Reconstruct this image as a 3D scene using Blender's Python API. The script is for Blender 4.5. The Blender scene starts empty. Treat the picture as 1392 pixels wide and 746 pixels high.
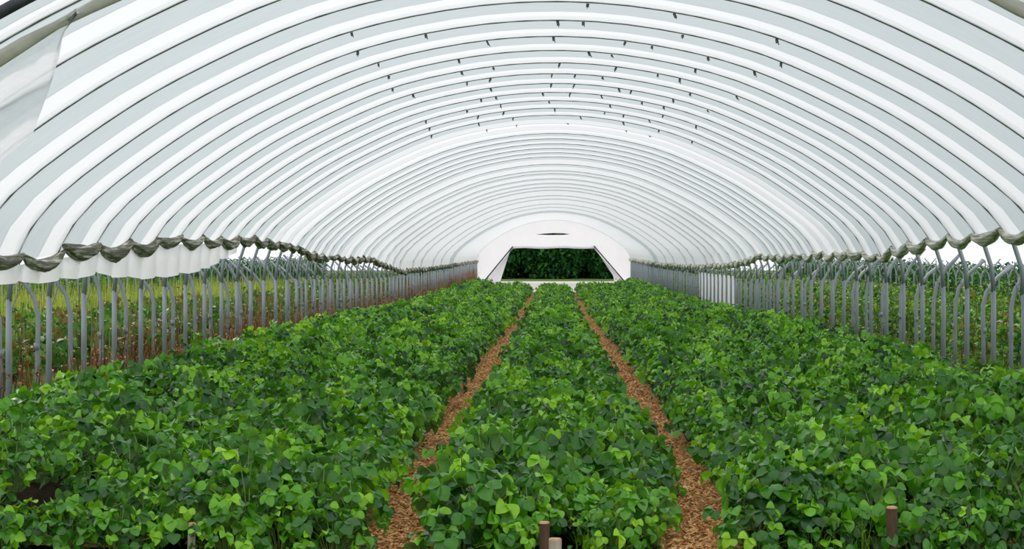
import bpy, math, random
import numpy as np
from mathutils import Matrix, Vector, Euler

# ------------------------------------------------------------------ camera, sky, light
SC = bpy.context.scene
COL = SC.collection
EYE = 1.42
F = 2800.0                       # focal length in pixels of the 1392 px wide frame
cam_d = bpy.data.cameras.new('camera')
cam_d.sensor_width = 36.0
cam_d.lens = F / 1392.0 * 36.0
cam_d.shift_x = -57.0 / 1392.0
cam_d.shift_y = -28.0 / 1392.0
cam_d.clip_end = 600
cam = bpy.data.objects.new('camera', cam_d)
COL.objects.link(cam)
cam.location = (0, 0, EYE)
cam.rotation_euler = (math.pi / 2, 0, 0)
SC.camera = cam

world = bpy.data.worlds.new('overcast_sky')
SC.world = world
world.use_nodes = True
wn = world.node_tree
bg = wn.nodes['Background']
bg.inputs['Color'].default_value = (0.95, 0.975, 1.0, 1)
bg.inputs['Strength'].default_value = 1.15

sun_d = bpy.data.lights.new('veiled_sun', 'SUN')
sun_d.energy = 1.6
sun_d.angle = math.radians(25)
sun_d.color = (1.0, 0.97, 0.92)
sun = bpy.data.objects.new('veiled_sun', sun_d)
COL.objects.link(sun)
sun.rotation_euler = Euler((math.radians(-48), 0, math.radians(22)))

SC.view_settings.view_transform = 'Standard'
SC.view_settings.look = 'None'
SC.view_settings.gamma = 1.0
SC.view_settings.use_curve_mapping = False
SC.view_settings.exposure = 0.0
SC.cycles.max_bounces = 8
SC.cycles.diffuse_bounces = 4
SC.cycles.transmission_bounces = 4
SC.cycles.transparent_max_bounces = 8
SC.cycles.caustics_reflective = False
SC.cycles.caustics_refractive = False

rnd = random.Random(11)
nr = np.random.RandomState(5)

# ------------------------------------------------------------------ materials
def new_mat(name):
    m = bpy.data.materials.new(name)
    m.use_nodes = True
    nt = m.node_tree
    nt.nodes.clear()
    out = nt.nodes.new('ShaderNodeOutputMaterial')
    return m, nt, out

def N(nt, t, **kw):
    n = nt.nodes.new(t)
    for k, v in kw.items():
        if k.startswith('_'):
            n.inputs[k[1:].replace('_', ' ')].default_value = v
        else:
            setattr(n, k, v)
    return n

def ramp(nt, stops):
    r = nt.nodes.new('ShaderNodeValToRGB')
    el = r.color_ramp.elements
    while len(el) < len(stops):
        el.new(0.5)
    for e, (p, c) in zip(el, stops):
        e.position = p
        e.color = (*c, 1)
    return r

def noise_mat(name, stops, scale=20, rough=0.8, metallic=0.0, stretch=(1, 1, 1), bump=0.0, spec=0.4, detail=4):
    m, nt, out = new_mat(name)
    tc = N(nt, 'ShaderNodeTexCoord')
    mp = N(nt, 'ShaderNodeMapping', _Scale=stretch)
    nz = N(nt, 'ShaderNodeTexNoise', _Scale=scale, _Detail=detail, _Roughness=0.65)
    r = ramp(nt, stops)
    b = N(nt, 'ShaderNodeBsdfPrincipled', _Roughness=rough, _Metallic=metallic)
    b.inputs['Specular IOR Level'].default_value = spec
    nt.links.new(tc.outputs['Object'], mp.inputs[0])
    nt.links.new(mp.outputs[0], nz.inputs['Vector'])
    nt.links.new(nz.outputs['Fac'], r.inputs[0])
    nt.links.new(r.outputs[0], b.inputs['Base Color'])
    if bump:
        bp = N(nt, 'ShaderNodeBump', _Strength=bump, _Distance=0.02)
        nt.links.new(nz.outputs['Fac'], bp.inputs['Height'])
        nt.links.new(bp.outputs[0], b.inputs['Normal'])
    nt.links.new(b.outputs[0], out.inputs[0])
    return m

def leaf_mat(name, stops, trans=0.25, rough=0.42, spec=0.5, jitter=0.35, patch=0.0):
    """leaf: colour from a per-leaf tint attribute and a per-object random value"""
    m, nt, out = new_mat(name)
    at = N(nt, 'ShaderNodeAttribute', attribute_name='tint')
    oi = N(nt, 'ShaderNodeObjectInfo')
    a1 = N(nt, 'ShaderNodeMath', operation='MULTIPLY_ADD')
    a1.inputs[1].default_value = jitter
    nt.links.new(oi.outputs['Random'], a1.inputs[0])
    nt.links.new(at.outputs['Fac'], a1.inputs[2])
    tc = N(nt, 'ShaderNodeTexCoord')
    nz = N(nt, 'ShaderNodeTexNoise', _Scale=38.0, _Detail=2.0)
    nt.links.new(tc.outputs['Object'], nz.inputs['Vector'])
    a2 = N(nt, 'ShaderNodeMath', operation='MULTIPLY_ADD')
    a2.inputs[1].default_value = 0.25
    nt.links.new(nz.outputs['Fac'], a2.inputs[0])
    nt.links.new(a1.outputs[0], a2.inputs[2])
    a3 = N(nt, 'ShaderNodeMath', operation='SUBTRACT')
    a3.inputs[1].default_value = 0.125 + jitter * 0.5
    nt.links.new(a2.outputs[0], a3.inputs[0])
    r = ramp(nt, stops)
    if patch:                                        # plants of differing vigour across the beds
        ge_ = N(nt, 'ShaderNodeNewGeometry')
        pn = N(nt, 'ShaderNodeTexNoise', _Scale=1.6, _Detail=3.0)
        nt.links.new(ge_.outputs['Position'], pn.inputs['Vector'])
        a4 = N(nt, 'ShaderNodeMath', operation='MULTIPLY_ADD')
        a4.inputs[1].default_value = patch
        nt.links.new(pn.outputs['Fac'], a4.inputs[0])
        nt.links.new(a3.outputs[0], a4.inputs[2])
        a5 = N(nt, 'ShaderNodeMath', operation='SUBTRACT')
        a5.inputs[1].default_value = patch * 0.5
        nt.links.new(a4.outputs[0], a5.inputs[0])
        nt.links.new(a5.outputs[0], r.inputs[0])
    else:
        nt.links.new(a3.outputs[0], r.inputs[0])
    b = N(nt, 'ShaderNodeBsdfPrincipled', _Roughness=rough)
    b.inputs['Specular IOR Level'].default_value = spec
    if patch:                                        # strawberry leaves are paler and duller underneath
        bf = N(nt, 'ShaderNodeNewGeometry')
        un = N(nt, 'ShaderNodeMixRGB')
        un.inputs[2].default_value = (0.22, 0.36, 0.13, 1)
        hf = N(nt, 'ShaderNodeMath', operation='MULTIPLY')
        hf.inputs[1].default_value = 0.6
        nt.links.new(bf.outputs['Backfacing'], hf.inputs[0])
        nt.links.new(hf.outputs[0], un.inputs[0])
        nt.links.new(r.outputs[0], un.inputs[1])
        nt.links.new(un.outputs[0], b.inputs['Base Color'])
    else:
        nt.links.new(r.outputs[0], b.inputs['Base Color'])
    t = N(nt, 'ShaderNodeBsdfTranslucent')
    g = N(nt, 'ShaderNodeMixRGB', blend_type='MULTIPLY')
    g.inputs[0].default_value = 1
    g.inputs[2].default_value = (1.25, 1.2, 0.5, 1)
    nt.links.new(r.outputs[0], g.inputs[1])
    nt.links.new(g.outputs[0], t.inputs[0])
    mx = N(nt, 'ShaderNodeMixShader')
    mx.inputs[0].default_value = trans
    nt.links.new(b.outputs[0], mx.inputs[1])
    nt.links.new(t.outputs[0], mx.inputs[2])
    nt.links.new(mx.outputs[0], out.inputs[0])
    return m

def film_mat(name, tl, tp, df, dirt=0.0, stretch=(1, 1, 1), clear=0.15):
    """polythene film: diffuse transmission, clear transmission and diffuse reflection, with crease relief"""
    m, nt, out = new_mat(name)
    tc = N(nt, 'ShaderNodeTexCoord')
    mp = N(nt, 'ShaderNodeMapping', _Scale=stretch)
    nz = N(nt, 'ShaderNodeTexNoise', _Scale=3.0, _Detail=5.0, _Roughness=0.6)
    nt.links.new(tc.outputs['Object'], mp.inputs[0])
    nt.links.new(mp.outputs[0], nz.inputs['Vector'])
    bp = N(nt, 'ShaderNodeBump', _Strength=0.2, _Distance=0.04)
    nt.links.new(nz.outputs['Fac'], bp.inputs['Height'])
    r = ramp(nt, [(0.3, tuple(c * (1 - dirt) for c in tl)), (0.7, tl)])
    nt.links.new(nz.outputs['Fac'], r.inputs[0])
    t = N(nt, 'ShaderNodeBsdfTranslucent')
    nt.links.new(r.outputs[0], t.inputs[0])
    nt.links.new(bp.outputs[0], t.inputs['Normal'])
    p = N(nt, 'ShaderNodeBsdfTransparent', _Color=(*tp, 1))
    d = N(nt, 'ShaderNodeBsdfDiffuse', _Color=(*df, 1))
    s1 = N(nt, 'ShaderNodeMixShader')
    s1.inputs[0].default_value = 0.22
    nt.links.new(t.outputs[0], s1.inputs[1])
    nt.links.new(d.outputs[0], s1.inputs[2])
    s2 = N(nt, 'ShaderNodeMixShader')
    s2.inputs[0].default_value = clear
    nt.links.new(s1.outputs[0], s2.inputs[1])
    nt.links.new(p.outputs[0], s2.inputs[2])
    nt.links.new(s2.outputs[0], out.inputs[0])
    return m

M = {}
M['leaf'] = leaf_mat('strawberry_leaf', [(0.0, (0.012, 0.075, 0.008)), (0.3, (0.052, 0.235, 0.009)),
                                         (0.62, (0.165, 0.480, 0.009)), (1.0, (0.400, 0.740, 0.016))], trans=0.3, rough=0.30, spec=0.6, patch=0.9)
M['field_leaf'] = leaf_mat('field_leaf', [(0.0, (0.010, 0.05, 0.008)), (0.5, (0.045, 0.17, 0.012)),
                                          (0.85, (0.13, 0.30, 0.015)), (1.0, (0.20, 0.12, 0.03))], spec=0.3, patch=0.5)
M['cane_leaf'] = leaf_mat('cane_leaf', [(0.0, (0.02, 0.10, 0.02)), (0.45, (0.06, 0.22, 0.02)),
                                        (0.8, (0.20, 0.40, 0.03)), (0.96, (0.30, 0.42, 0.05)), (1.0, (0.25, 0.16, 0.04))], spec=0.3)
M['grass'] = leaf_mat('tall_grass', [(0.0, (0.14, 0.28, 0.03)), (0.5, (0.40, 0.52, 0.08)),
                                     (1.0, (0.62, 0.56, 0.18))], spec=0.2)
M['rust_weed'] = leaf_mat('rust_weed', [(0.0, (0.10, 0.035, 0.02)), (0.4, (0.26, 0.075, 0.035)),
                                        (0.75, (0.38, 0.15, 0.08)), (1.0, (0.40, 0.30, 0.10))], spec=0.2, trans=0.1)
M['dry_weed'] = leaf_mat('dry_weed', [(0.0, (0.09, 0.06, 0.03)), (0.5, (0.22, 0.15, 0.08)),
                                      (1.0, (0.28, 0.30, 0.08))], spec=0.2, trans=0.1)
M['tree_leaf'] = leaf_mat('tree_leaf', [(0.0, (0.016, 0.075, 0.028)), (0.5, (0.035, 0.155, 0.038)),
                                        (1.0, (0.090, 0.290, 0.040))], spec=0.15)
M['stem'] = noise_mat('green_stem', [(0.3, (0.10, 0.20, 0.04)), (0.7, (0.20, 0.28, 0.08))], 30)
M['bark'] = noise_mat('tree_bark', [(0.3, (0.05, 0.035, 0.025)), (0.7, (0.12, 0.09, 0.06))], 12)
M['soil'] = noise_mat('bed_soil', [(0.3, (0.020, 0.014, 0.010)), (0.7, (0.065, 0.042, 0.026))], 14, 0.95, bump=0.8, spec=0.1)
M['ground'] = noise_mat('field_ground', [(0.25, (0.045, 0.075, 0.02)), (0.5, (0.09, 0.15, 0.035)), (0.75, (0.17, 0.17, 0.07))],
                        5, 0.95, bump=0.8, spec=0.1)
M['path'] = noise_mat('chip_path', [(0.25, (0.18, 0.08, 0.032)), (0.5, (0.42, 0.21, 0.08)), (0.75, (0.58, 0.34, 0.15))],
                      34, 0.95, bump=1.0, spec=0.1)
M['chip'] = leaf_mat('wood_chip', [(0.0, (0.22, 0.085, 0.03)), (0.5, (0.66, 0.32, 0.115)), (1.0, (0.88, 0.58, 0.28))],
                     trans=0.0, rough=0.9, spec=0.1, jitter=0.0)
M['gravel'] = noise_mat('pale_gravel', [(0.3, (0.50, 0.48, 0.40)), (0.7, (0.75, 0.74, 0.68))], 9, 0.95, spec=0.1)
M['steel'] = noise_mat('galvanised_steel', [(0.3, (0.22, 0.255, 0.29)), (0.7, (0.38, 0.415, 0.45))], 9, 0.5, 0.25, (1, 1, 0.25))
M['dark_steel'] = noise_mat('weathered_dark_steel', [(0.3, (0.03, 0.035, 0.045)), (0.7, (0.08, 0.09, 0.11))], 9, 0.5, 0.3)
M['clip'] = noise_mat('black_rubber', [(0.3, (0.06, 0.06, 0.07)), (0.7, (0.2, 0.2, 0.21))], 20, 0.7)
M['rope'] = noise_mat('grey_rope', [(0.3, (0.16, 0.16, 0.17)), (0.7, (0.34, 0.34, 0.35))], 60, 0.9)
M['film_shaded'] = film_mat('shaded_film', (0.60, 0.645, 0.665), (0.55, 0.59, 0.605), (0.7, 0.74, 0.75), 0.08, (1, 6, 1))  # same film in a greyer colour, standing in for shade behind each hoop
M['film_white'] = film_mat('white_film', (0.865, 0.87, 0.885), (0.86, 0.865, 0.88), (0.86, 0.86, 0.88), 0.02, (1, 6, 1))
M['film_end'] = film_mat('end_film', (0.99, 0.97, 1.0), (0.95, 0.95, 0.97), (0.9, 0.88, 0.9), 0.03, (1, 1, 1), 0.06)
M['film_flap'] = film_mat('loose_film', (0.99, 0.99, 1.0), (0.9, 0.9, 0.92), (0.85, 0.85, 0.87), 0.10, (5, 5, 1))
M['film_beige'] = noise_mat('gathered_film', [(0.3, (0.42, 0.40, 0.33)), (0.7, (0.74, 0.72, 0.66))], 3, 0.6, stretch=(1, 1, 1))
M['roll_olive'] = noise_mat('grimy_roll', [(0.36, (0.045, 0.045, 0.024)), (0.5, (0.15, 0.145, 0.085)), (0.58, (0.42, 0.41, 0.33)),
                                           (0.66, (0.80, 0.80, 0.75))], 9, 0.6, stretch=(4, 0.14, 4), bump=0.6)
M['roll_pale'] = noise_mat('pale_roll', [(0.34, (0.10, 0.10, 0.06)), (0.46, (0.42, 0.42, 0.31)), (0.6, (0.80, 0.80, 0.72))],
                           9, 0.6, stretch=(4, 0.14, 4), bump=0.6)
M['stake'] = noise_mat('stake_bark', [(0.3, (0.06, 0.035, 0.022)), (0.7, (0.15, 0.085, 0.05))], 25, 0.9, stretch=(1, 1, 0.2))
M['stake_pale'] = noise_mat('stake_grey_wood', [(0.3, (0.32, 0.26, 0.20)), (0.7, (0.58, 0.50, 0.42))], 25, 0.9, stretch=(1, 1, 0.2))
M['cut_wood'] = noise_mat('fresh_cut_wood', [(0.3, (0.50, 0.26, 0.12)), (0.7, (0.72, 0.48, 0.30))], 40, 0.9)

# ------------------------------------------------------------------ mesh helpers
def mesh_np(name, V, faces, mat, tint=None, smooth=False):
    me = bpy.data.meshes.new(name)
    V = np.asarray(V, dtype=np.float32)
    if isinstance(faces, np.ndarray):
        nf, k = faces.shape
        me.vertices.add(len(V))
        me.vertices.foreach_set('co', V.ravel())
        me.loops.add(nf * k)
        me.loops.foreach_set('vertex_index', faces.astype(np.int32).ravel())
        me.polygons.add(nf)
        me.polygons.foreach_set('loop_start', np.arange(0, nf * k, k, dtype=np.int32))
        me.update(calc_edges=True)
    else:
        me.from_pydata([tuple(v) for v in V.tolist()], [], faces)
        me.update()
    if tint is not None:
        a = me.attributes.new('tint', 'FLOAT', 'POINT')
        a.data.foreach_set('value', np.asarray(tint, dtype=np.float32))
    if smooth:
        me.polygons.foreach_set('use_smooth', np.ones(len(me.polygons), dtype=bool))
    me.materials.append(mat)
    return me

def link(name, me, parent=None, loc=None):
    o = bpy.data.objects.new(name, me)
    COL.objects.link(o)
    if parent is not None:
        o.parent = parent
    if loc is not None:
        o.location = loc
    return o

def tag(o, label=None, cat=None, group=None, kind=None):
    if label: o['label'] = label
    if cat: o['category'] = cat
    if group: o['group'] = group
    if kind: o['kind'] = kind
    return o

def thing(name, loc, label, cat, group=None):
    return tag(link(name, None, None, loc), label, cat, group)

class MB:
    def __init__(s):
        s.v = []; s.f = []; s.t = []
    def add(s, vs, fs, tint=0.5):
        b = len(s.v)
        s.v += [tuple(v) for v in vs]
        s.f += [tuple(i + b for i in f) for f in fs]
        s.t += [tint] * len(vs)
    def tube(s, pts, rad, n=6, tint=0.5, cap=True):
        pts = [Vector(p) for p in pts]
        if not isinstance(rad, (list, tuple)):
            rad = [rad] * len(pts)
        vs, fs = [], []
        up = Vector((0.31, 0.95, 0.05))
        for i, p in enumerate(pts):
            a = pts[max(0, i - 1)]; b = pts[min(len(pts) - 1, i + 1)]
            d = (b - a).normalized()
            x = d.cross(up)
            if x.length < 1e-3: x = d.cross(Vector((1, 0, 0)))
            x.normalize(); y = d.cross(x)
            for k in range(n):
                w = 2 * math.pi * k / n
                vs.append(p + (x * math.cos(w) + y * math.sin(w)) * rad[i])
        for i in range(len(pts) - 1):
            for k in range(n):
                fs.append((i * n + k, i * n + (k + 1) % n, (i + 1) * n + (k + 1) % n, (i + 1) * n + k))
        if cap:
            fs.append(tuple(range(n))[::-1])
            fs.append(tuple((len(pts) - 1) * n + k for k in range(n)))
        s.add(vs, fs, tint)
    def box(s, c, d, tint=0.5):
        x, y, z = c; a, b, e = (q / 2 for q in d)
        vs = [(x + i * a, y + j * b, z + k * e) for k in (-1, 1) for j in (-1, 1) for i in (-1, 1)]
        s.add(vs, [(0, 2, 3, 1), (4, 5, 7, 6), (0, 1, 5, 4), (2, 6, 7, 3), (0, 4, 6, 2), (1, 3, 7, 5)], tint)
    def mesh(s, name, mat, smooth=False):
        return mesh_np(name, np.array(s.v), s.f, mat, s.t, smooth)

# ------------------------------------------------------------------ ground profile and tunnel profile
def sstep(a, b, x):
    t = min(1, max(0, (x - a) / (b - a)))
    return t * t * (3 - 2 * t)
def G(d):                                            # the field dips gently towards the middle of the tunnel
    return -0.22 * sstep(22, 52, d) + 0.14 * sstep(78, 106, d)

PTS = [(0, 1.89), (0.8, 1.825), (1.66, 1.62), (2.53, 1.23), (3.11, 0.88), (3.69, 0.44), (3.95, 0.11), (4.035, -0.14), (4.05, -0.36), (4.05, -0.9), (4.05, -1.42)]
def profile():
    P = [(-PTS[1][0], PTS[1][1])] + PTS + [(4.05, -2.0)]
    out = []
    for i in range(1, len(P) - 2):
        p0, p1, p2, p3 = (np.array(q) for q in P[i - 1:i + 3])
        for t in np.linspace(0, 1, 8, endpoint=False):
            out.append(0.5 * ((2 * p1) + (-p0 + p2) * t + (2 * p0 - 5 * p1 + 4 * p2 - p3) * t * t + (-p0 + 3 * p1 - 3 * p2 + p3) * t ** 3))
    out.append(np.array(PTS[-1]))
    return np.array(out)
PR = profile()
PU = np.concatenate([[0], np.cumsum(np.hypot(*np.diff(PR, axis=0).T))])
PX, PZ = PR[:, 0], PR[:, 1]
def prof(u):
    return float(np.interp(u, PU, PX)), float(np.interp(u, PU, PZ))
def u_of_z(z):
    return float(np.interp(-z, -PZ, PU))
def pnorm(u):                                        # outward normal in the x-z plane for the right half
    x0, z0 = prof(max(0, u - 0.05)); x1, z1 = prof(u + 0.05)
    tx, tz = x1 - x0, z1 - z0
    l = math.hypot(tx, tz)
    return (-tz / l, tx / l)

SP = F * 0.000437                                    # hoop spacing, 1.22 m
D0 = F / 183.0                                       # the first hoop whose leg stands inside the frame
NH = 76
HD = [F / 283.0] + [D0 + SP * k for k in range(-4, NH + 1)]
DEND = HD[-1]

CL = [(183, -0.05), (169, 0.0), (157, 0.04), (135, 0.12), (120, 0.15), (105, 0.19), (93, 0.10), (78, -0.09), (63, -0.11), (52, -0.46), (38, -0.45), (26, -0.38)]
CR = [(157, 0.17), (139, 0.14), (120, 0.08), (111, -0.06), (100, 0.0), (88, -0.03), (70, -0.07), (63, -0.2), (48, -0.36), (36, -0.36), (26, -0.27)]
def curtain_z(side, d):                              # height of the rolled curtain relative to the eye
    T = CL if side < 0 else CR
    s = F / d
    return float(np.interp(-s, [-a for a, b in T], [b for a, b in T]))

# ------------------------------------------------------------------ ground
def strip_mesh(name, mat, xs, zs, d0, d1, step=1.5, jit=0.0):
    n = max(2, int((d1 - d0) / step) + 1)
    V, Fq = [], []
    ds = np.linspace(d0, d1, n)
    for d in ds:
        for x, z in zip(xs, zs):
            V.append((x + jit * rnd.uniform(-1, 1), d, z + G(d) + jit * rnd.uniform(-1, 1)))
    m = len(xs)
    for i in range(n - 1):
        for j in range(m - 1):
            Fq.append((i * m + j, i * m + j + 1, (i + 1) * m + j + 1, (i + 1) * m + j))
    return mesh_np(name, np.array(V), Fq, mat, None, True)

tag(link('floor', strip_mesh('floor', M['ground'], [-60, -20, -10, -5, 0, 5, 10, 20, 60], [-0.02] * 9, -2, 190)), 'green brown field ground under the tunnels', kind='structure')
DROW = 86.0
for nm, x in (('path', -0.77), ('path', 0.77), ('path', -2.31), ('path', 2.31)):
    tag(link(nm, strip_mesh('path', M['path'], [x - 0.3, x - 0.12, x + 0.12, x + 0.3], [0.01, 0.0, 0.0, 0.01], 8.5 if abs(x) < 1 else 10.0, DROW, 0.5, 0.006)),
        'trodden orange brown path of wood chips between strawberry beds', kind='structure')
tag(link('gravel_strip', strip_mesh('gravel_strip', M['gravel'], [-4.0, 0, 4.0], [0.01] * 3, DROW, DEND + 3)), 'pale bare strip of ground between the bed ends and end wall', kind='structure')
BEDS = [(-3.08, 0.26), (-1.54, 0.14), (0.0, 0.12), (1.54, 0.14), (3.08, 0.26)]
for bx, bh in BEDS:
    tag(link('bed_soil', strip_mesh('bed_soil', M['soil'], [bx - 0.56, bx - 0.44, bx - 0.2, bx + 0.2, bx + 0.44, bx + 0.56], [-0.03, bh * .75, bh, bh, bh * .75, -0.03], 9.75, DROW, 0.5, 0.02)),
        'dark soil of a raised strawberry bed', kind='structure')

# ------------------------------------------------------------------ hoops
def arch_pts(u_end, n=44):
    us = np.linspace(-u_end, u_end, n)
    return [(math.copysign(1, u) * prof(abs(u))[0], 0, prof(abs(u))[1] + EYE) for u in us]
UB = u_of_z(-0.36)
TR = 0.021
mb = MB(); mb.tube(arch_pts(UB), TR, 8); ARCH = mb.mesh('arch', M['steel'], True)
mb = MB(); mb.tube(arch_pts(UB), TR * 1.5, 8); ARCH_DARK = mb.mesh('front_arch', M['dark_steel'], True)
LEG = {}
for s in (-1, 1):
    mb = MB(); mb.tube([(s * 4.05, 0, EYE - 0.34), (s * 4.05, 0, 0.7), (s * 4.05, 0, -0.06)], [TR * 1.02, TR * 1.15, TR * 1.2], 8)
    LEG[s] = mb.mesh('leg', M['steel'], True)
mb = MB(); mb.box((0, 0, 0), (0.016, 0.02, 0.034)); mb.tube([(0, 0, 0.012), (0.006, -0.01, -0.03)], 0.004, 4); CLIP = mb.mesh('film_clip', M['clip'])
ROPE = {}
for s in (-1, 1):
    mb = MB()
    mb.tube([(s * 3.985, 0.06, EYE - 0.07), (s * 4.0, 0.13, EYE - 0.24), (s * 4.06, 0.03, EYE - 0.5)], 0.005, 4)
    ROPE[s] = mb.mesh('tie_rope', M['rope'])

for i, d in enumerate(HD):
    k = i - 5
    h = thing('tunnel_hoop', (0, d, G(d)),
              'dark weathered front hoop at the open mouth of the tunnel' if i == 0 else 'galvanised steel hoop carrying the white film roof over the strawberry beds',
              'hoop', None if i == 0 else 'hoops of the main tunnel')
    link('arch', ARCH_DARK if i == 0 else ARCH, h)
    for s in (-1, 1):
        lg = link('leg', LEG[s], h)
        lg.rotation_euler = (rnd.uniform(-0.012, 0.012), 0, 0)
        lg.location.y = -lg.rotation_euler.x * -1.07 
        if 0 <= k < 26:
            link('tie_rope', ROPE[s], h)
    if 0 <= k <= 11:
        base = [-1.55, -0.95, -0.62, -0.05, 0.30, 0.62, 0.95, 1.3, 1.75]
        for b in base:
            if rnd.random() < 0.35: continue
            x = b + rnd.uniform(-0.12, 0.12)
            z = float(np.interp(abs(x), PX, PZ))
            c = link('film_clip', CLIP, h, (x, 0.03, EYE + z - 0.035))
            c.rotation_euler = (0, rnd.uniform(-0.5, 0.5), rnd.uniform(-0.6, 0.6))
            c.scale = (1, 1, rnd.uniform(0.7, 1.3))

# curved posts of the uncovered neighbouring tunnels, standing beside our legs and one tunnel width further out
def post_mesh(sg, top, r):
    mb = MB()
    pts = [(0, 0, -0.06), (0, 0, 0.55), (0, 0, 0.9)]
    for t in (0.35, 0.7, 1.0):
        pts.append((sg * 0.30 * t * t, 0, 0.9 + (top - 0.9) * t))
    mb.tube(pts, [r * 1.1] * 3 + [r] * 3, 8)
    return mb.mesh('post', M['steel'], True)
POSTS = {sg: [post_mesh(sg, t, 0.02) for t in (1.30, 1.36, 1.43, 1.5)] for sg in (-1, 1)}
SOCK = MB(); SOCK.tube([(0, 0, 0.62), (0, 0, 0.68)], 0.025, 8); SOCK = SOCK.mesh('collar', M['steel'], True)
for side, lab, grp in ((-1, 'curved steel post bending away beside the legs with rust-red weeds', 'curved posts by the rust-red weeds'),
                       (1, 'curved steel post bending away beside the legs with leafy canes', 'curved posts by the leafy canes')):
    for k in range(-1, NH - 1):
        d = D0 + SP * (k + 0.45 + rnd.uniform(-0.12, 0.12))
        h = thing('curved_post', (side * (4.28 + rnd.uniform(-0.03, 0.05)), d, G(d)), lab, 'post', grp)
        link('tube', POSTS[side][rnd.randrange(4)], h).rotation_euler = (rnd.uniform(-0.02, 0.02), rnd.uniform(-0.015, 0.015), rnd.uniform(-0.25, 0.25))
        link('collar', SOCK, h)
for side, lab, grp in ((-1, 'steel post in the far row across the grassy neighbouring field', 'far row of posts across the grass'),
                       (1, 'steel post in the far row across the cane rows', 'far row of posts across the canes')):
    for k in range(22, NH - 1):
        d = D0 + SP * k
        h = thing('curved_post', (side * 12.3, d, G(d)), lab, 'post', grp)
        link('tube', POSTS[-side][rnd.randrange(4)], h)
        link('tube', POSTS[side][rnd.randrange(4)], h)

# ------------------------------------------------------------------ film cover
# hoops whose tube shows under the film; over the others of the far half the slack film hangs below the tube
VIS = set(range(0, 16))
for py in (147, 155, 179, 184, 189, 195, 200, 207, 213, 221, 229, 236, 243, 248, 252, 258, 265, 270, 276, 281, 286):
    d = min(HD, key=lambda d: abs(345 - F / d * (PTS[0][1] + G(d)) - py))
    VIS.add(HD.index(d))
VIS = sorted(VIS | {len(HD) - 1})
HIDE = {HD[i]: 0.0 if i in VIS else 1.0 for i in range(len(HD))}
def film_off(d):
    return -0.0135 - 0.022 * float(np.interp(d, HD, [HIDE[h] for h in HD]))
def film_strip(da, db, mat, extra, name, nu=34):
    ds = sorted({da, db} | {h for h in HD if da < h < db})
    V, Fq = [], []
    for d in ds:
        uL, uR = u_of_z(curtain_z(-1, d) - G(d)), u_of_z(curtain_z(1, d) - G(d))
        off = film_off(d) + extra
        for u in np.linspace(-uL, uR, nu):
            sg = -1 if u < 0 else 1
            x, z = prof(abs(u)); nx, nz = pnorm(abs(u))
            V.append((sg * (x + nx * off), d, z + nz * off + EYE + G(d)))
    for i in range(len(ds) - 1):
        for j in range(nu - 1):
            Fq.append((i * nu + j, i * nu + j + 1, (i + 1) * nu + j + 1, (i + 1) * nu + j))
    return mesh_np(name, np.array(V), Fq, mat, None, True)

cover = thing('tunnel_cover', (0, 0, 0), 'white polythene film roof with lit and shaded bands coloured in, stretched over the strawberry beds', 'tunnel cover')
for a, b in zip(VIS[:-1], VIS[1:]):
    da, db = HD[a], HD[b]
    mid = da + (db - da) * (0.52 if b - a == 1 else max(0.10, 0.5 / (b - a)))  # each bay split in two, its shaded and lit part painted as film colour
    link('shaded_panel', film_strip(da, mid, M['film_shaded'], 0.0, 'shaded_panel'), cover)
    link('lit_panel', film_strip(mid - 0.015, db, M['film_white'], -0.001, 'lit_panel'), cover)

# gathered door sheet tied along the hoop behind the front one, and a loose film flap
def roll_mesh(name, path, rads, mat, n=12, folds=5, amp=0.22, seed=0):
    q = random.Random(seed)
    ph = [q.uniform(0, 6.28) for _ in range(3)]
    V, Fq = [], []
    path = [Vector(p) for p in path]
    for i, p in enumerate(path):
        a = path[max(0, i - 1)]; b = path[min(len(path) - 1, i + 1)]
        d = (b - a).normalized()
        x = d.cross(Vector((0, 0, 1)) if abs(d.z) < 0.9 else Vector((0, 1, 0))).normalized()
        y = d.cross(x)
        for k in range(n):
            w = 2 * math.pi * k / n
            r = rads[i] * (1 + amp * math.sin(folds * w + ph[0] + 0.5 * i) + 0.5 * amp * math.sin(2 * w + ph[1] - 0.8 * i))
            V.append(p + x * math.cos(w) * r + y * math.sin(w) * r)
    for i in range(len(path) - 1):
        for k in range(n):
            Fq.append((i * n + k, i * n + (k + 1) % n, (i + 1) * n + (k + 1) % n, (i + 1) * n + k))
    Fq.append(tuple(range(n))[::-1]); Fq.append(tuple((len(path) - 1) * n + k for k in range(n)))
    return mesh_np(name, np.array([tuple(v) for v in V]), Fq, mat, None, True)

pth = []
for u in np.linspace(-u_of_z(0.05), u_of_z(0.05), 50):
    sg = -1 if u < 0 else 1
    x, z = prof(abs(u)); nx, nz = pnorm(abs(u))
    pth.append((sg * (x - nx * 0.05), HD[1] + 0.12, EYE + z - nz * 0.05))
o = link('door_curtain', roll_mesh('door_curtain', pth, [0.03 + 0.008 * math.sin(i * 1.7) for i in range(50)], M['film_beige'], 10, 3, 0.15))
tag(o, 'beige door curtain gathered along the hoop behind the tunnel mouth', 'curtain')

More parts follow.
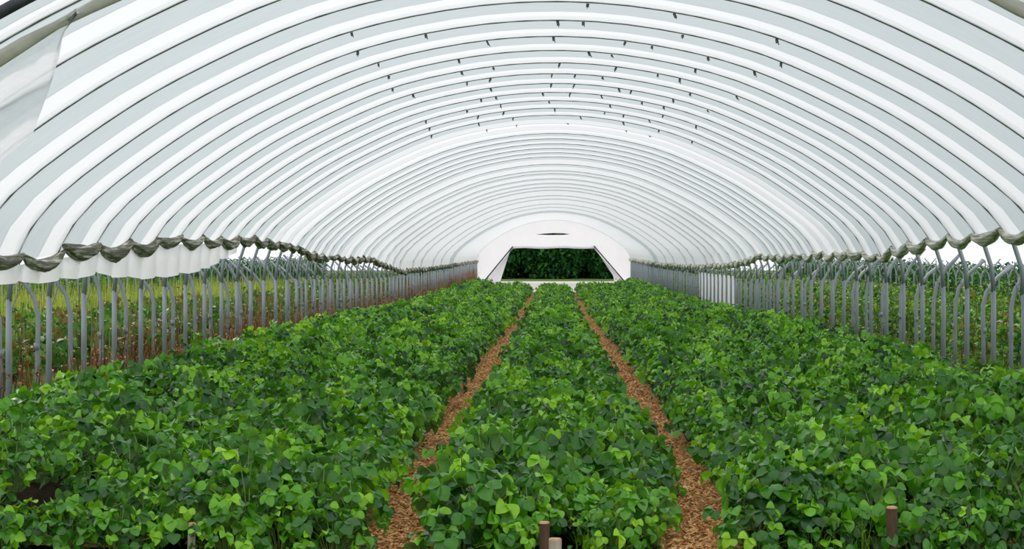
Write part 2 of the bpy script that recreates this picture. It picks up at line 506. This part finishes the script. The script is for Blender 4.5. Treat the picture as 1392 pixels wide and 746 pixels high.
def uv_of_px(px, py):                               # arch surface coordinates of a fold point measured in the photograph
    a, b = abs(px - 753), 345 - py
    u = float(np.interp(-(b / a), -(PZ[1:] / PX[1:]), PU[1:]))
    return u, F * prof(u)[0] / a
edge = [uv_of_px(*p) for p in ((95, 0), (80, 25), (70, 60), (60, 108), (35, 165), (0, 205))]
edge.append((edge[-1][0] + 0.5, edge[-1][1] - 0.3))
V, Fq = [], []
for i, (u, dd) in enumerate(edge):
    x, z = prof(u); nx, nz = pnorm(u)
    for j, t in enumerate((0, 0.33, 0.66, 0.93, 1.0)):
        off = 0.05 + 0.012 * math.sin(3 * i + 2 * j) + (0.02 if t > 0.9 else 0)
        V.append((-(x - nx * off), HD[1] + 0.1 + (dd - HD[1] - 0.1) * t, EYE + z - nz * off))
for i in range(len(edge) - 1):
    for j in range(4):
        Fq.append((i * 5 + j, i * 5 + j + 1, (i + 1) * 5 + j + 1, (i + 1) * 5 + j))
tag(link('film_flap', mesh_np('film_flap', np.array(V), Fq, M['film_flap'], None, True)), 'loose greyish film flap folded inward beside the tunnel mouth', 'film flap')

# ------------------------------------------------------------------ rolled side curtains
for side, mat, lab in ((-1, 'roll_olive', 'olive-stained side curtain rolled up in scallops above the rust-red weeds'),
                       (1, 'roll_pale', 'beige side curtain rolled up in scallops above the leafy canes')):
    cur = thing('side_curtain', (0, 0, 0), lab, 'curtain')
    for i in range(2, len(HD) - 1):
        a, b = HD[i], HD[i + 1]
        near = F / a
        za, zb = curtain_z(side, a), curtain_z(side, b)
        sag = rnd.uniform(0.05, 0.11); lift = rnd.uniform(-0.01, 0.03); slant = rnd.uniform(-0.03, 0.03)
        path, rads = [], []
        nn = 9 if near > 60 else 5
        thick = rnd.uniform(0.044, 0.066)
        peak = rnd.uniform(0.25, 0.55)
        for j in range(nn):
            t = j / (nn - 1)
            d = a + (b - a) * t
            zz = za + (zb - za) * t
            x = prof(u_of_z(zz - G(d)))[0] - 0.075
            path.append((side * x, d, EYE + zz - sag * 4 * t * (1 - t) + 0.03 + lift + slant * (t - 0.5)))
            w = 1 - abs(t - peak) / (peak if t < peak else 1 - peak)
            rads.append(thick * (0.3 + 0.7 * math.sqrt(max(0, w))))
        link('curtain_roll', roll_mesh('curtain_roll', path, rads, M[mat], 12 if nn == 9 else 8, 5, 0.2, i * 7 + side), cur)
        if side < 0 and 4 <= i <= 12:
            # loose hem of the sheet hanging under the roll
            hb = [-0.17, -0.2, -0.19, -0.15, -0.2, -0.215, -0.19, -0.16, -0.06, 0.06]
            V, Fq = [], []
            for r in range(4):
                for j in range(10):
                    t = j / 9
                    d = a + (b - a) * t
                    zz = za + (zb - za) * t
                    low = hb[i - 4] + (hb[i - 3] - hb[i - 4]) * t - 0.035 * math.sin(math.pi * t)
                    z = EYE + zz - 0.03 + (low - zz + 0.03) * r / 3
                    V.append((-(prof(u_of_z(zz - G(d)))[0] - 0.055 + 0.03 * r / 3 * math.sin(math.pi * 4 * t + 0.3 * r)), d, z))
            for r in range(3):
                for j in range(9):
                    Fq.append((r * 10 + j, r * 10 + j + 1, (r + 1) * 10 + j + 1, (r + 1) * 10 + j))
            link('curtain_hem', mesh_np('curtain_hem', np.array(V), Fq, M['film_end'], None, True), cur)

# white sheet let down outside the legs on one stretch
V, Fq = [], []
da, db = F / 59.5, F / 48.0
n = 70
for r in range(5):
    for j in range(n):
        t = j / (n - 1)
        d = da + (db - da) * t
        z0, z1 = EYE - 0.30 + G(d), 0.02 + G(d)
        V.append((4.11 + 0.02 * math.sin(t * 60) + 0.02 * r / 4, d, z0 + (z1 - z0) * r / 4))
for r in range(4):
    for j in range(n - 1):
        Fq.append((r * n + j, r * n + j + 1, (r + 1) * n + j + 1, (r + 1) * n + j))
tag(link('side_sheet', mesh_np('side_sheet', np.array(V), Fq, M['film_end'], None, True)), 'white plastic sheet let down to the ground behind the steel legs', 'sheet')

# ------------------------------------------------------------------ end wall
ge = G(DEND)
us = np.linspace(-u_of_z(-1.42), u_of_z(-1.42), 61)
outer = []
for u in us:
    sg = -1 if u < 0 else 1
    x, z = prof(abs(u)); outer.append((sg * x, z))
hole = [(-2.84, -1.42), (-2.26, 0.39), (2.14, 0.39), (3.12, -1.0), (3.19, -1.42)]
slit = [(-0.95, 1.10), (-0.5, 1.15), (0.0, 1.175), (0.5, 1.165), (0.85, 1.12), (0.5, 1.075), (-0.3, 1.07)]
import bmesh
def holed_wall(name, mat):
    bm = bmesh.new()
    loops = []
    poly = outer + hole[::-1]
    def ring(pts, closed=True):
        vs = [bm.verts.new((x, DEND, z + EYE + ge)) for x, z in pts]
        return [bm.edges.new((vs[i], vs[(i + 1) % len(vs)])) for i in range(len(vs))]
    e = ring(poly) + ring(slit)
    bmesh.ops.triangle_fill(bm, use_beauty=True, edges=e)
    ext = bmesh.ops.extrude_face_region(bm, geom=bm.faces[:])
    bmesh.ops.translate(bm, verts=[v for v in ext['geom'] if isinstance(v, bmesh.types.BMVert)], vec=(0, 0.02, 0))
    bmesh.ops.recalc_face_normals(bm, faces=bm.faces[:])
    me = bpy.data.meshes.new(name)
    bm.to_mesh(me); bm.free()
    me.materials.append(mat)
    return me
ew = thing('wall_back', (0, DEND, ge), 'white film end wall with a slanted door opening and vent slit', None)
ew['kind'] = 'structure'
def wlink(nm, me):
    o = link(nm, me, ew); o.location = (0, -DEND, -ge); return o
wlink('end_film', holed_wall('end_film', M['film_end']))
for s, top, bot in ((-1, (-2.16, 0.39), (-3.72, -1.42)), (1, (2.10, 0.42), (3.75, -1.42))):
    mb = MB(); mb.tube([(top[0], DEND - 0.08, EYE + ge + top[1] + 0.08), (bot[0], DEND - 0.08, EYE + ge + bot[1])], 0.035, 6)
    wlink('brace_pole', mb.mesh('brace_pole', M['dark_steel'], True))
    # door sheet pulled aside in folds between pole and opening
    V, Fq = [], []
    ht, hb = (hole[1], hole[0]) if s < 0 else (hole[2], hole[4])
    for r in range(6):
        t = r / 5
        xa = top[0] + (bot[0] - top[0]) * t - s * 0.04
        xb = ht[0] + (hb[0] - ht[0]) * t if s < 0 else (2.14 + (3.19 - 2.14) * min(1, t * 1.15))
        for j in range(9):
            q = j / 8
            V.append((xa + (xb - xa) * q, DEND - 0.05 - 0.03 * math.cos(j * math.pi), EYE + ge + 0.39 - 1.81 * t))
    for r in range(5):
        for j in range(8):
            Fq.append((r * 9 + j, r * 9 + j + 1, (r + 1) * 9 + j + 1, (r + 1) * 9 + j))
    wlink('door_sheet', mesh_np('door_sheet', np.array(V), Fq, M['film_white'], None, True))
pth = [(x, DEND - 0.04, EYE + ge + 0.42 + 0.02 * math.sin(x * 3)) for x in np.linspace(-2.2, 2.15, 20)]
wlink('door_roll', roll_mesh('door_roll', pth, [0.05] * 20, M['film_white'], 10, 3, 0.1, 3))

# ------------------------------------------------------------------ leaves and plants
def leaflet_hi(L, W, fold, droop):
    """serrated obovate leaflet along +y, folded along the midrib"""
    ts = [0.0, 0.22, 0.45, 0.68, 0.88, 1.0]
    ws = [0.04, 0.33, 0.50, 0.54, 0.43, 0.12]
    V, Fq = [], []
    for t, w in zip(ts, ws):
        z = -droop * t * t * L
        V.append((0, t * L, z))
        e = 1.0 if t in (0.0, 1.0) else (1.05 if int(t * 100) % 2 else 0.94)
        for s in (-1, 1):
            V.append((s * w * W * e, t * L * (0.98 if 0 < t < 1 else 1), z + fold * w * W - 0.25 * droop * (w * W) ** 2 / W))
    for i in range(5):
        a, b = i * 3, (i + 1) * 3
        Fq += [(a, b, b + 1), (a, b + 1, a + 1), (a, a + 2, b + 2), (a, b + 2, b)]
    return np.array(V), np.array(Fq)

def leaflet_lo(L, W, fold, droop):
    V = np.array([(0, 0, 0), (-0.45 * W, 0.5 * L, fold * W * 0.45 - droop * L * 0.2), (0, 0.55 * L, -droop * L * 0.3), (0.45 * W, 0.5 * L, fold * W * 0.45 - droop * L * 0.2), (0, L, -droop * L)])
    return V, np.array([(0, 2, 1), (0, 3, 2), (1, 2, 4), (2, 3, 4)])

def leaflet_mid(L, W, fold, droop):
    z1, z2 = fold * W * 0.45 - droop * L * 0.1, fold * W * 0.4 - droop * L * 0.5
    V = np.array([(0, 0, 0), (-0.44 * W, 0.36 * L, z1), (-0.42 * W, 0.78 * L, z2), (0, L, -droop * L), (0.42 * W, 0.78 * L, z2), (0.44 * W, 0.36 * L, z1), (0, 0.55 * L, -droop * L * 0.3)])
    return V, np.array([(0, 6, 1), (1, 6, 2), (2, 6, 3), (3, 6, 4), (4, 6, 5), (5, 6, 0)])

def rotz(a):
    c, s = math.cos(a), math.sin(a)
    return np.array([[c, -s, 0], [s, c, 0], [0, 0, 1]])

def trifoliate(fn, size, q):
    Vs, Fs, n = [], [], 0
    for ang, sc in ((0, 1.0), (1.25, 0.92), (-1.25, 0.92)):
        V, Fq = fn(size * sc, size * 0.98 * sc, q.uniform(0.1, 0.9), q.uniform(0.1, 0.8))
        V = V @ rotz(ang + q.uniform(-0.12, 0.12)).T
        V[:, 2] += q.uniform(-0.004, 0.004)
        Vs.append(V); Fs.append(Fq + n); n += len(V)
    return np.concatenate(Vs), np.concatenate(Fs)

NLEAF = 12
LEAFM = []
for i in range(NLEAF):
    q = random.Random(100 + i)
    V, Fq = trifoliate(leaflet_hi, q.uniform(0.050, 0.070), q)
    LEAFM.append(mesh_np('leaf', V, Fq, M['leaf'], np.full(len(V), 0.06 + 0.8 * q.random()), True))
LEAFLO = []
for i in range(NLEAF):
    q = random.Random(200 + i)
    LEAFLO.append(trifoliate(leaflet_mid, q.uniform(0.054, 0.074), q))
LEAFFAR = [trifoliate(leaflet_lo, random.Random(250 + i).uniform(0.076, 0.092), random.Random(250 + i)) for i in range(NLEAF)]

def plant_layout(seed, n, R, H):
    q = random.Random(seed)
    out = []
    for i in range(n):
        rr = math.sqrt((i + 0.5) / n)
        a = i * 2.39996 + q.uniform(-0.4, 0.4)
        r = R * rr * q.uniform(0.85, 1.1)
        z = H * (1.0 - 0.62 * rr ** 2.2) * q.uniform(0.68, 1.2)
        tilt = q.uniform(-0.5, 0.6) + 0.65 * rr
        m = (Matrix.Translation((r * math.cos(a), r * math.sin(a), z)) @ Matrix.Rotation(a - math.pi / 2 + q.uniform(-1.2, 1.2), 4, 'Z')
             @ Matrix.Rotation(-tilt, 4, 'X') @ Matrix.Rotation(q.uniform(-0.6, 0.6), 4, 'Y') @ Matrix.Scale(q.uniform(0.75, 1.15), 4))
        out.append((q.randrange(NLEAF), m, q.random()))
    return out

NV = 8
HI, LO, LOF = [], [], []
for v in range(NV):
    n_up, n_in = 25, 13
    lay = plant_layout(300 + v, n_up, 0.25, 0.25)
    inner = plant_layout(400 + v, n_in, 0.20, 0.15)
    V, T, Fq, n = [], [], [], 0
    for (li, m, t) in inner:
        lv, lf = LEAFLO[li]
        mm = np.array(m)
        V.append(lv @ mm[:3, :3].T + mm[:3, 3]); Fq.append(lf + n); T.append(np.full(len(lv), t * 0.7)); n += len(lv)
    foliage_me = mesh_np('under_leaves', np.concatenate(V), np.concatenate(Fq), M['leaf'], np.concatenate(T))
    mb = MB()
    for (li, m, t) in lay + inner:
        p = m.translation
        mb.tube([(p.x * 0.15, p.y * 0.15, -0.02), (p.x * 0.45, p.y * 0.45, p.z * 0.65), (p.x, p.y, p.z)], 0.0025, 3, cap=False)
    HI.append((lay, foliage_me, mb.mesh('stems', M['stem'])))
    V, T, Fq, n = [], [], [], 0
    for (li, m, t) in lay + inner:
        lv, lf = LEAFLO[li]
        mm = np.array(m)
        V.append(lv @ mm[:3, :3].T + mm[:3, 3]); Fq.append(lf + n); T.append(np.full(len(lv), t)); n += len(lv)
    LO.append((np.concatenate(V), np.concatenate(Fq), np.concatenate(T)))
    V, T, Fq, n = [], [], [], 0
    for (li, m, t) in plant_layout(460 + v, 19, 0.26, 0.25):
        lv, lf = LEAFFAR[li]
        mm = np.array(m)
        V.append(lv @ mm[:3, :3].T + mm[:3, 3]); Fq.append(lf + n); T.append(np.full(len(lv), t)); n += len(lv)
    LOF.append((np.concatenate(V), np.concatenate(Fq), np.concatenate(T)))

# planting positions in the five beds
spots = []
for bi, (bx, bh) in enumerate(BEDS):
    rows = [(-0.39, -0.05), (0.0, 0.0), (0.39, -0.05)]
    if bi in (1, 3):
        rows.append((math.copysign(0.70, bx), -0.02))          # runners closing the narrow outer path
    for row, (ox, oz) in enumerate(rows):
        y = 9.95 + 0.1 * row + rnd.uniform(0, 0.1)
        while y < DROW:
            x = bx + ox * (1.06 - 0.17 * sstep(10.5, 24, y)) + rnd.uniform(-0.06, 0.06)
            sc = rnd.uniform(0.8, 1.25)
            hump = (0.085 - 0.05 * (bi == 2 or abs(x) < 1.35)) * math.sin(y * 1.9 + bi * 2 + ox) * math.sin(y * 0.7 + 3 * ox)
            if rnd.random() > 0.03:
                spots.append((y, x, bh + oz + hump + G(y), sc, rnd.uniform(0, 6.28), rnd.randrange(NV), bi))
            y += rnd.uniform(0.26, 0.35)
    # low plants hanging over the front end of the bed
    w = -0.45 if bi == 2 else -0.75 if bx < 0 else -0.58
    w_end = 0.45 if bi == 2 else 0.58 if bx < 0 else 0.8
    while w < w_end:
        y = 9.62 + rnd.uniform(0, 0.12)
        if min(abs(bx + w - q) for q in (1.575, -0.02, -1.695)) > 0.13:
            spots.append((y, bx + w, rnd.uniform(-0.03, 0.04), rnd.uniform(0.7, 1.0), rnd.uniform(0, 6.28), rnd.randrange(NV), bi))
        spots.append((y + 0.2, bx + w + 0.08, rnd.uniform(0.04, 0.1), rnd.uniform(0.8, 1.1), rnd.uniform(0, 6.28), rnd.randrange(NV), bi))
        w += 0.25
def in_view(y, x):
    px = 753 + F / y * x
    return -60 < px < 1452
near = sorted([s for s in spots if in_view(s[0], s[1])])[:300]
near_set = set(near)
BLAB = ['outer bed along the legs with rust-red weeds', 'bed between the chip path and the rust-weed side', 'middle bed between the two chip paths',
        'bed between the chip path and the leafy-cane side', 'outer bed along the legs with leafy canes']
for (y, x, z, sc, rz, v, bi) in near:
    lay, fol, stems = HI[v]
    p = thing('strawberry_plant', (x, y, z - 0.01), 'bushy strawberry plant in the ' + BLAB[bi], 'strawberry plant', 'strawberry plants in the ' + BLAB[bi])
    p.rotation_euler = (0, 0, rz); p.scale = (sc, sc, sc * rnd.uniform(0.85, 1.15))
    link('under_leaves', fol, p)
    link('stems', stems, p)
    for (li, m, t) in lay:
        o = link('leaf', LEAFM[li], p)
        o.matrix_local = m

def scatter(name, plist, mat, label, cat, protos):
    V, T, Fq, n = [], [], [], 0
    for (x, y, z, sx, sz, rz, v) in plist:
        pv, pf, pt = (protos if y < 42 else LOF)[v]
        w = (pv * np.array([sx, sx, sz])) @ rotz(rz).T + np.array([x, y, z])
        V.append(w); Fq.append(pf + n); n += len(pv)
        T.append(np.clip(pt * 0.8 + rnd.uniform(-0.1, 0.3), 0, 1))
    o = link(name, mesh_np(name, np.concatenate(V), np.concatenate(Fq), mat, np.concatenate(T)))
    return tag(o, label, cat, None, 'stuff')
far = [(x, y, z - 0.01, sc, sc * rnd.uniform(0.8, 1.2), rz, v) for (y, x, z, sc, rz, v, bi) in spots if (y, x, z, sc, rz, v, bi) not in near_set and in_view(y, x)]
scatter('strawberry_foliage', far, M['leaf'], 'dense strawberry foliage filling the long beds towards the end wall', 'foliage', LO)

# beds of the neighbouring tunnel on the weed side
nb = []
for bx in (-5.3, -6.3, -7.4, -8.5, -9.6):
    y = 14.0
    while y < 95:
        nb.append((bx + rnd.uniform(-0.3, 0.3), y, G(y) + rnd.uniform(0.1, 0.3), rnd.uniform(1.1, 1.6), rnd.uniform(1.3, 1.9), rnd.uniform(0, 6.28), rnd.randrange(NV)))
        y += rnd.uniform(0.25, 0.5)
nb = [s for s in nb if in_view(s[1], s[0])]
scatter('neighbour_foliage', nb, M['field_leaf'], 'green leafy crop in the neighbouring tunnel behind the rust-red weeds', 'foliage', LO)

# ------------------------------------------------------------------ wood chips on the paths
V, T, Fq, n = [], [], [], 0
for i in range(26000):
    y = 9.0 + 50 * rnd.random() ** 2.2
    x = rnd.choice((-0.77, 0.77)) + max(-0.32, min(0.32, rnd.gauss(0, 0.15)))
    l, w = rnd.uniform(0.008, 0.024), rnd.uniform(0.003, 0.008)
    E = np.array(Euler((rnd.uniform(-0.6, 0.6), rnd.uniform(-0.6, 0.6), rnd.uniform(0, 6.28))).to_matrix())
    P = np.array([(-l, -w, 0), (l, -w * 0.6, 0), (l * 0.8, w, 0), (-l, w, 0), (0, 0, 0.007)])
    V.append(P @ E.T + np.array([x, y, G(y) + 0.014 + rnd.random() * 0.012]))
    Fq.append(np.array([(0, 1, 4), (1, 2, 4), (2, 3, 4), (3, 0, 4)]) + n); n += 5
    T.append(np.full(5, rnd.random()))
tag(link('wood_chips', mesh_np('wood_chips', np.concatenate(V), np.concatenate(Fq), M['chip'], np.concatenate(T))),
    'loose orange brown wood chips scattered along the paths', 'wood chips', None, 'stuff')

# ------------------------------------------------------------------ plants outside the legs
def blade_clump(mb, q, n, R, h0, h1, w, lean=0.25, tint=(0, 1), segs=3):
    for i in range(n):
        a = q.uniform(0, 6.28); r = R * math.sqrt(q.random())
        h = q.uniform(h0, h1); la = q.uniform(0, 6.28); ln = q.uniform(0.02, lean) * h
        bx, by = r * math.cos(a), r * math.sin(a)
        wx, wy = w * math.cos(la + 1.57), w * math.sin(la + 1.57)
        vs, fs = [], []
        for k in range(segs + 1):
            t = k / segs
            px, py = bx + ln * t * t * math.cos(la), by + ln * t * t * math.sin(la)
            ww = (1 - t * 0.9)
            vs += [(px - wx * ww, py - wy * ww, h * t - 0.02), (px + wx * ww, py + wy * ww, h * t - 0.02)]
        for k in range(segs):
            fs.append((2 * k, 2 * k + 1, 2 * k + 3, 2 * k + 2))
        mb.add(vs, fs, q.uniform(*tint))

def small_leaf(mb, q, p, L, W, tint):
    E = Euler((q.uniform(-0.9, 0.5), q.uniform(-0.6, 0.6), q.uniform(0, 6.28))).to_matrix()
    v, f = leaflet_lo(L, W, q.uniform(0.2, 0.7), q.uniform(0.2, 0.6))
    mb.add([E @ Vector(w) + Vector(p) for w in v], [tuple(int(k) for k in t) for t in f], tint)

def cane_bush(seed):
    q = random.Random(seed)
    st, lf = MB(), MB()
    for i in range(11):
        x, y = q.uniform(-0.32, 0.32), q.uniform(-0.5, 0.5)
        h = q.uniform(0.7, 1.08); lx, ly = q.uniform(-0.12, 0.12), q.uniform(-0.12, 0.12)
        st.tube([(x, y, -0.03), (x + lx * 0.5, y + ly * 0.5, h * 0.5), (x + lx, y + ly, h)], [0.007, 0.006, 0.003], 4, cap=False)
        for k in range(17):
            t = 0.12 + 0.88 * q.random()
            a = q.uniform(0, 6.28); r = q.uniform(0.03, 0.16) * (1.2 - 0.5 * t)
            for c in range(2):
                small_leaf(lf, q, (x + lx * t + r * math.cos(a), y + ly * t + r * math.sin(a), h * t + q.uniform(-0.02, 0.04)), q.uniform(0.06, 0.11), q.uniform(0.045, 0.08), q.random())
    return [('canes', st.mesh('canes', M['dry_weed'])), ('leaves', lf.mesh('leaves', M['cane_leaf']))]

def grass_clump(seed):
    q = random.Random(seed)
    mb = MB()
    blade_clump(mb, q, 110, 0.45, 0.55, 1.1, 0.007, 0.3)
    return [('blades', mb.mesh('blades', M['grass']))]

def rust_clump(seed, mat, h0, h1, n=34):
    q = random.Random(seed)
    st, lf = MB(), MB()
    for i in range(n):
        a = q.uniform(0, 6.28); r = 0.15 * math.sqrt(q.random())
        x, y = r * math.cos(a), 1.6 * r * math.sin(a)
        h = q.uniform(h0, h1) * (0.45 + 0.55 * q.random()); lx, ly = q.uniform(-0.08, 0.08), q.uniform(-0.08, 0.08)
        st.tube([(x, y, -0.03), (x + lx * .4, y + ly * .4, h * .5), (x + lx, y + ly, h)], [0.004, 0.004, 0.002], 3, q.random(), False)
        for k in range(4):
            t = q.random()
            small_leaf(lf, q, (x + lx * t + q.uniform(-.03, .03), y + ly * t + q.uniform(-.03, .03), h * t), q.uniform(0.03, 0.07), q.uniform(0.015, 0.04), q.random())
    return [('stalks', st.mesh('stalks', mat)), ('dry_leaves', lf.mesh('dry_leaves', mat))]

def place(protos, name, x, y, z, sc, label, cat, group, rz=None):
    parts = protos[rnd.randrange(len(protos))]
    rz = rnd.uniform(0, 6.28) if rz is None else rz
    if len(parts) == 1:
        t = tag(link(name, parts[0][1], None, (x, y, z)), label, cat, group)
    else:
        t = thing(name, (x, y, z), label, cat, group)
        for nm, me in parts:
            link(nm, me, t)
    t.rotation_euler = (0, 0, rz); t.scale = (sc[0], sc[0], sc[1])
    return t

CB = [cane_bush(500 + i) for i in range(5)]
y = 13.5
while y < 92:
    x = 5.05 + rnd.uniform(-0.1, 0.1)
    place(CB, 'cane_bush', x, y, G(y), (1, rnd.uniform(0.85, 1.05)), 'leafy green berry cane bush behind the steel legs', 'bush', 'berry canes behind the legs', rnd.choice((0, 3.14)) + rnd.uniform(-0.2, 0.2))
    y += rnd.uniform(0.8, 1.0)
y = 18.0
while y < 92:
    place(CB, 'cane_bush', 7.2 + rnd.uniform(-0.2, 0.2), y, G(y), (1.1, rnd.uniform(0.95, 1.1)), 'tall leafy cane bush in the second row behind the steel legs', 'bush', 'second row of berry canes', 0)
    y += rnd.uniform(1.1, 1.4)
GC = [grass_clump(600 + i) for i in range(5)]
y = 19.0
while y < 60:
    for lx in (-7.9, -9.1):
        place(GC, 'grass_clump', lx + rnd.uniform(-0.3, 0.3), y + rnd.uniform(-.3, .3), G(y), (1.1, rnd.uniform(0.9, 1.15)), 'tall yellow-green grass clump standing behind the rust-red weeds', 'grass', 'tall grass past the weeds')
    y += 0.85
RC = [rust_clump(700 + i, M['rust_weed'], 0.5, 0.85) for i in range(6)]
DC = [rust_clump(720 + i, M['dry_weed'], 0.35, 0.6, 22) for i in range(4)]
for k in range(-1, NH - 4):
    d = D0 + SP * k + rnd.uniform(-0.05, 0.35)
    far_up = sstep(20, 60, k) * 0.25
    place(RC, 'rust_weed', -4.22 + rnd.uniform(-0.05, 0.12), d, G(d), (rnd.uniform(0.8, 1.2), rnd.uniform(0.85, 1.2) + far_up), 'clump of rust-red dried weeds at the foot of a steel leg', 'weed', 'rust-red weeds along the legs')
    d = D0 + SP * k + rnd.uniform(0.2, 0.9)
    place(RC, 'rust_weed', -4.0 + rnd.uniform(-0.05, 0.08), d, G(d), (rnd.uniform(0.8, 1.2), rnd.uniform(0.6, 1.0) + far_up), 'clump of rust-red dried weeds at the foot of a steel leg', 'weed', 'rust-red weeds along the legs')
    if rnd.random() < 0.75:
        d = D0 + SP * k + rnd.uniform(0, 0.9)
        place(DC, 'dry_weed', 4.2 + rnd.uniform(-0.05, 0.12), d, G(d), (rnd.uniform(0.8, 1.2), rnd.uniform(0.8, 1.2)), 'clump of brown dry weeds at the foot of a steel leg', 'weed', 'brown weeds along the legs')

TC = [rust_clump(740 + i, M['dry_weed'], 0.7, 1.1, 20) for i in range(4)]
y = 15.0
while y < 70:
    place(TC, 'tall_stalks', -4.95 + rnd.uniform(-0.25, 0.3), y, G(y), (rnd.uniform(1.2, 1.7), rnd.uniform(0.85, 1.15)), 'tall clump of brown dry stalks behind the rust-red weeds', 'weed', 'tall brown stalks')
    y += rnd.uniform(0.7, 1.3)

# weeds at the front ends of the beds
WC = []
for i in range(4):
    q = random.Random(800 + i)
    a, b = MB(), MB()
    blade_clump(a, q, 45, 0.13, 0.10, 0.28, 0.003, 0.9, (0.0, 0.35), 4)
    for j in range(40):
        small_leaf(b, q, (q.uniform(-.15, .15), q.uniform(-.1, .1), q.uniform(0.02, 0.22)), q.uniform(0.02, 0.05), q.uniform(0.012, 0.03), q.uniform(0, 0.7))
    WC.append([('blades', a.mesh('blades', M['grass'])), ('leaves', b.mesh('leaves', M['cane_leaf']))])
for x, y in ((-1.62, 9.82), (-1.35, 9.75), (-0.2, 9.75), (-0.38, 9.8), (0.22, 9.72), (0.42, 9.82), (1.3, 9.75), (1.42, 9.7), (1.8, 9.78), (-1.95, 9.8), (2.1, 9.75)):
    place(WC, 'weed_tuft', x, y, 0.0, (1, rnd.uniform(0.75, 1.1)), 'grassy weed tuft at the front end of a strawberry bed', 'weed', 'weeds at the bed ends')

# ------------------------------------------------------------------ stakes at the bed ends
def stake(name, x, y, top, r, mat, label, lean=0.0, square=False):
    t = thing(name, (x, y, 0), label, 'stake')
    n = 4 if square else 9
    mb = MB(); mb.tube([(0, 0, -0.08), (lean * 0.5, 0, top * 0.5), (lean, 0, top)], [r * 0.95, r, r * 1.02], n)
    link('post', mb.mesh('post', mat), t)
    mb = MB(); mb.tube([(lean, 0, top - 0.001), (lean, 0, top + 0.008)], [r * 1.02, r * 0.92], n)
    o = link('cut_end', mb.mesh('cut_end', M['cut_wood']), t)
    o['label'] = 'pale orange sawn end'
stake('wooden_stake', 1.575, 9.6, 0.235, 0.026, M['stake'], 'dark brown wooden stake at the end of the bed by the leafy-cane side')
stake('wooden_stake', -0.045, 9.6, 0.165, 0.025, M['stake'], 'dark brown wooden stake at the end of the middle bed')
stake('wooden_stake', 0.005, 9.4, 0.115, 0.03, M['stake_pale'], 'short pale grey wooden stake beside the brown middle stake')
stake('wooden_stake', -1.695, 9.6, 0.16, 0.02, M['stake_pale'], 'thin pale wooden stake at the end of the bed by the rust-weed side', 0.01, True)

# ------------------------------------------------------------------ trees beyond the end wall
def tree(x, y, h, R, seed, label):
    q = random.Random(seed)
    t = thing('tree', (x, y, G(100)), label, 'tree', 'trees beyond the end wall')
    tr = MB(); tr.tube([(0, 0, -0.1), (0.05, 0, h * 0.35), (0, 0.05, h * 0.7)], [0.16, 0.12, 0.05], 7)
    link('trunk', tr.mesh('trunk', M['bark']), t)
    mb = MB()
    for i in range(3000):
        a = q.uniform(0, 6.28); c = q.uniform(-1, 1); rr = q.random() ** 0.33
        s = math.sqrt(1 - c * c)
        p = (R * rr * s * math.cos(a), R * 0.8 * rr * s * math.sin(a), max(0.1, h * 0.42 + h * 0.5 * rr * c))
        small_leaf(mb, q, p, q.uniform(0.28, 0.46), q.uniform(0.2, 0.36), q.random())
    link('crown', mb.mesh('crown', M['tree_leaf']), t)
for i, (x, y) in enumerate(((-7.8, 126), (-3.9, 126.3), (0.0, 126), (3.9, 126.2), (7.8, 126), (-5.9, 130.2), (-1.9, 130), (2.0, 130.3), (5.9, 130))):
    tree(x, y, 4.0 + (i * 37 % 5) * 0.2, 2.0, 900 + i, 'dense dark green tree standing beyond the end wall opening')

def hedge(seed):
    q = random.Random(seed)
    st, lf = MB(), MB()
    for i in range(5):
        a = i * 1.3
        st.tube([(0, 0, -0.05), (0.5 * math.cos(a), 0.7 * math.sin(a), 0.8)], [0.03, 0.012], 5)
    for i in range(420):
        a = q.uniform(0, 6.28); rr = math.sqrt(q.random())
        z = 0.08 + (1.15 - 0.35 * rr * rr) * q.random()
        small_leaf(lf, q, (0.8 * rr * math.cos(a), 1.35 * rr * math.sin(a), z), q.uniform(0.14, 0.26), q.uniform(0.1, 0.2), q.random())
    return [('branches', st.mesh('branches', M['bark'])), ('leaves', lf.mesh('leaves', M['tree_leaf']))]
HB = [hedge(950 + i) for i in range(4)]
for x0, lab, grp in ((-17.0, 'low dark hedge bush across the grassy field past the rust-red weeds', 'hedge past the rust-red weeds'), (17.0, 'low dark hedge bush across the cane rows', 'hedge past the canes')):
    y = 38.0
    while y < 150:
        place(HB, 'hedge_bush', x0 + rnd.uniform(-0.4, 0.4), y, G(y), (1, rnd.uniform(0.85, 1.15)), lab, 'hedge', grp, rnd.choice((0, 3.14)) + rnd.uniform(-0.2, 0.2))
        y += rnd.uniform(2.2, 2.7)
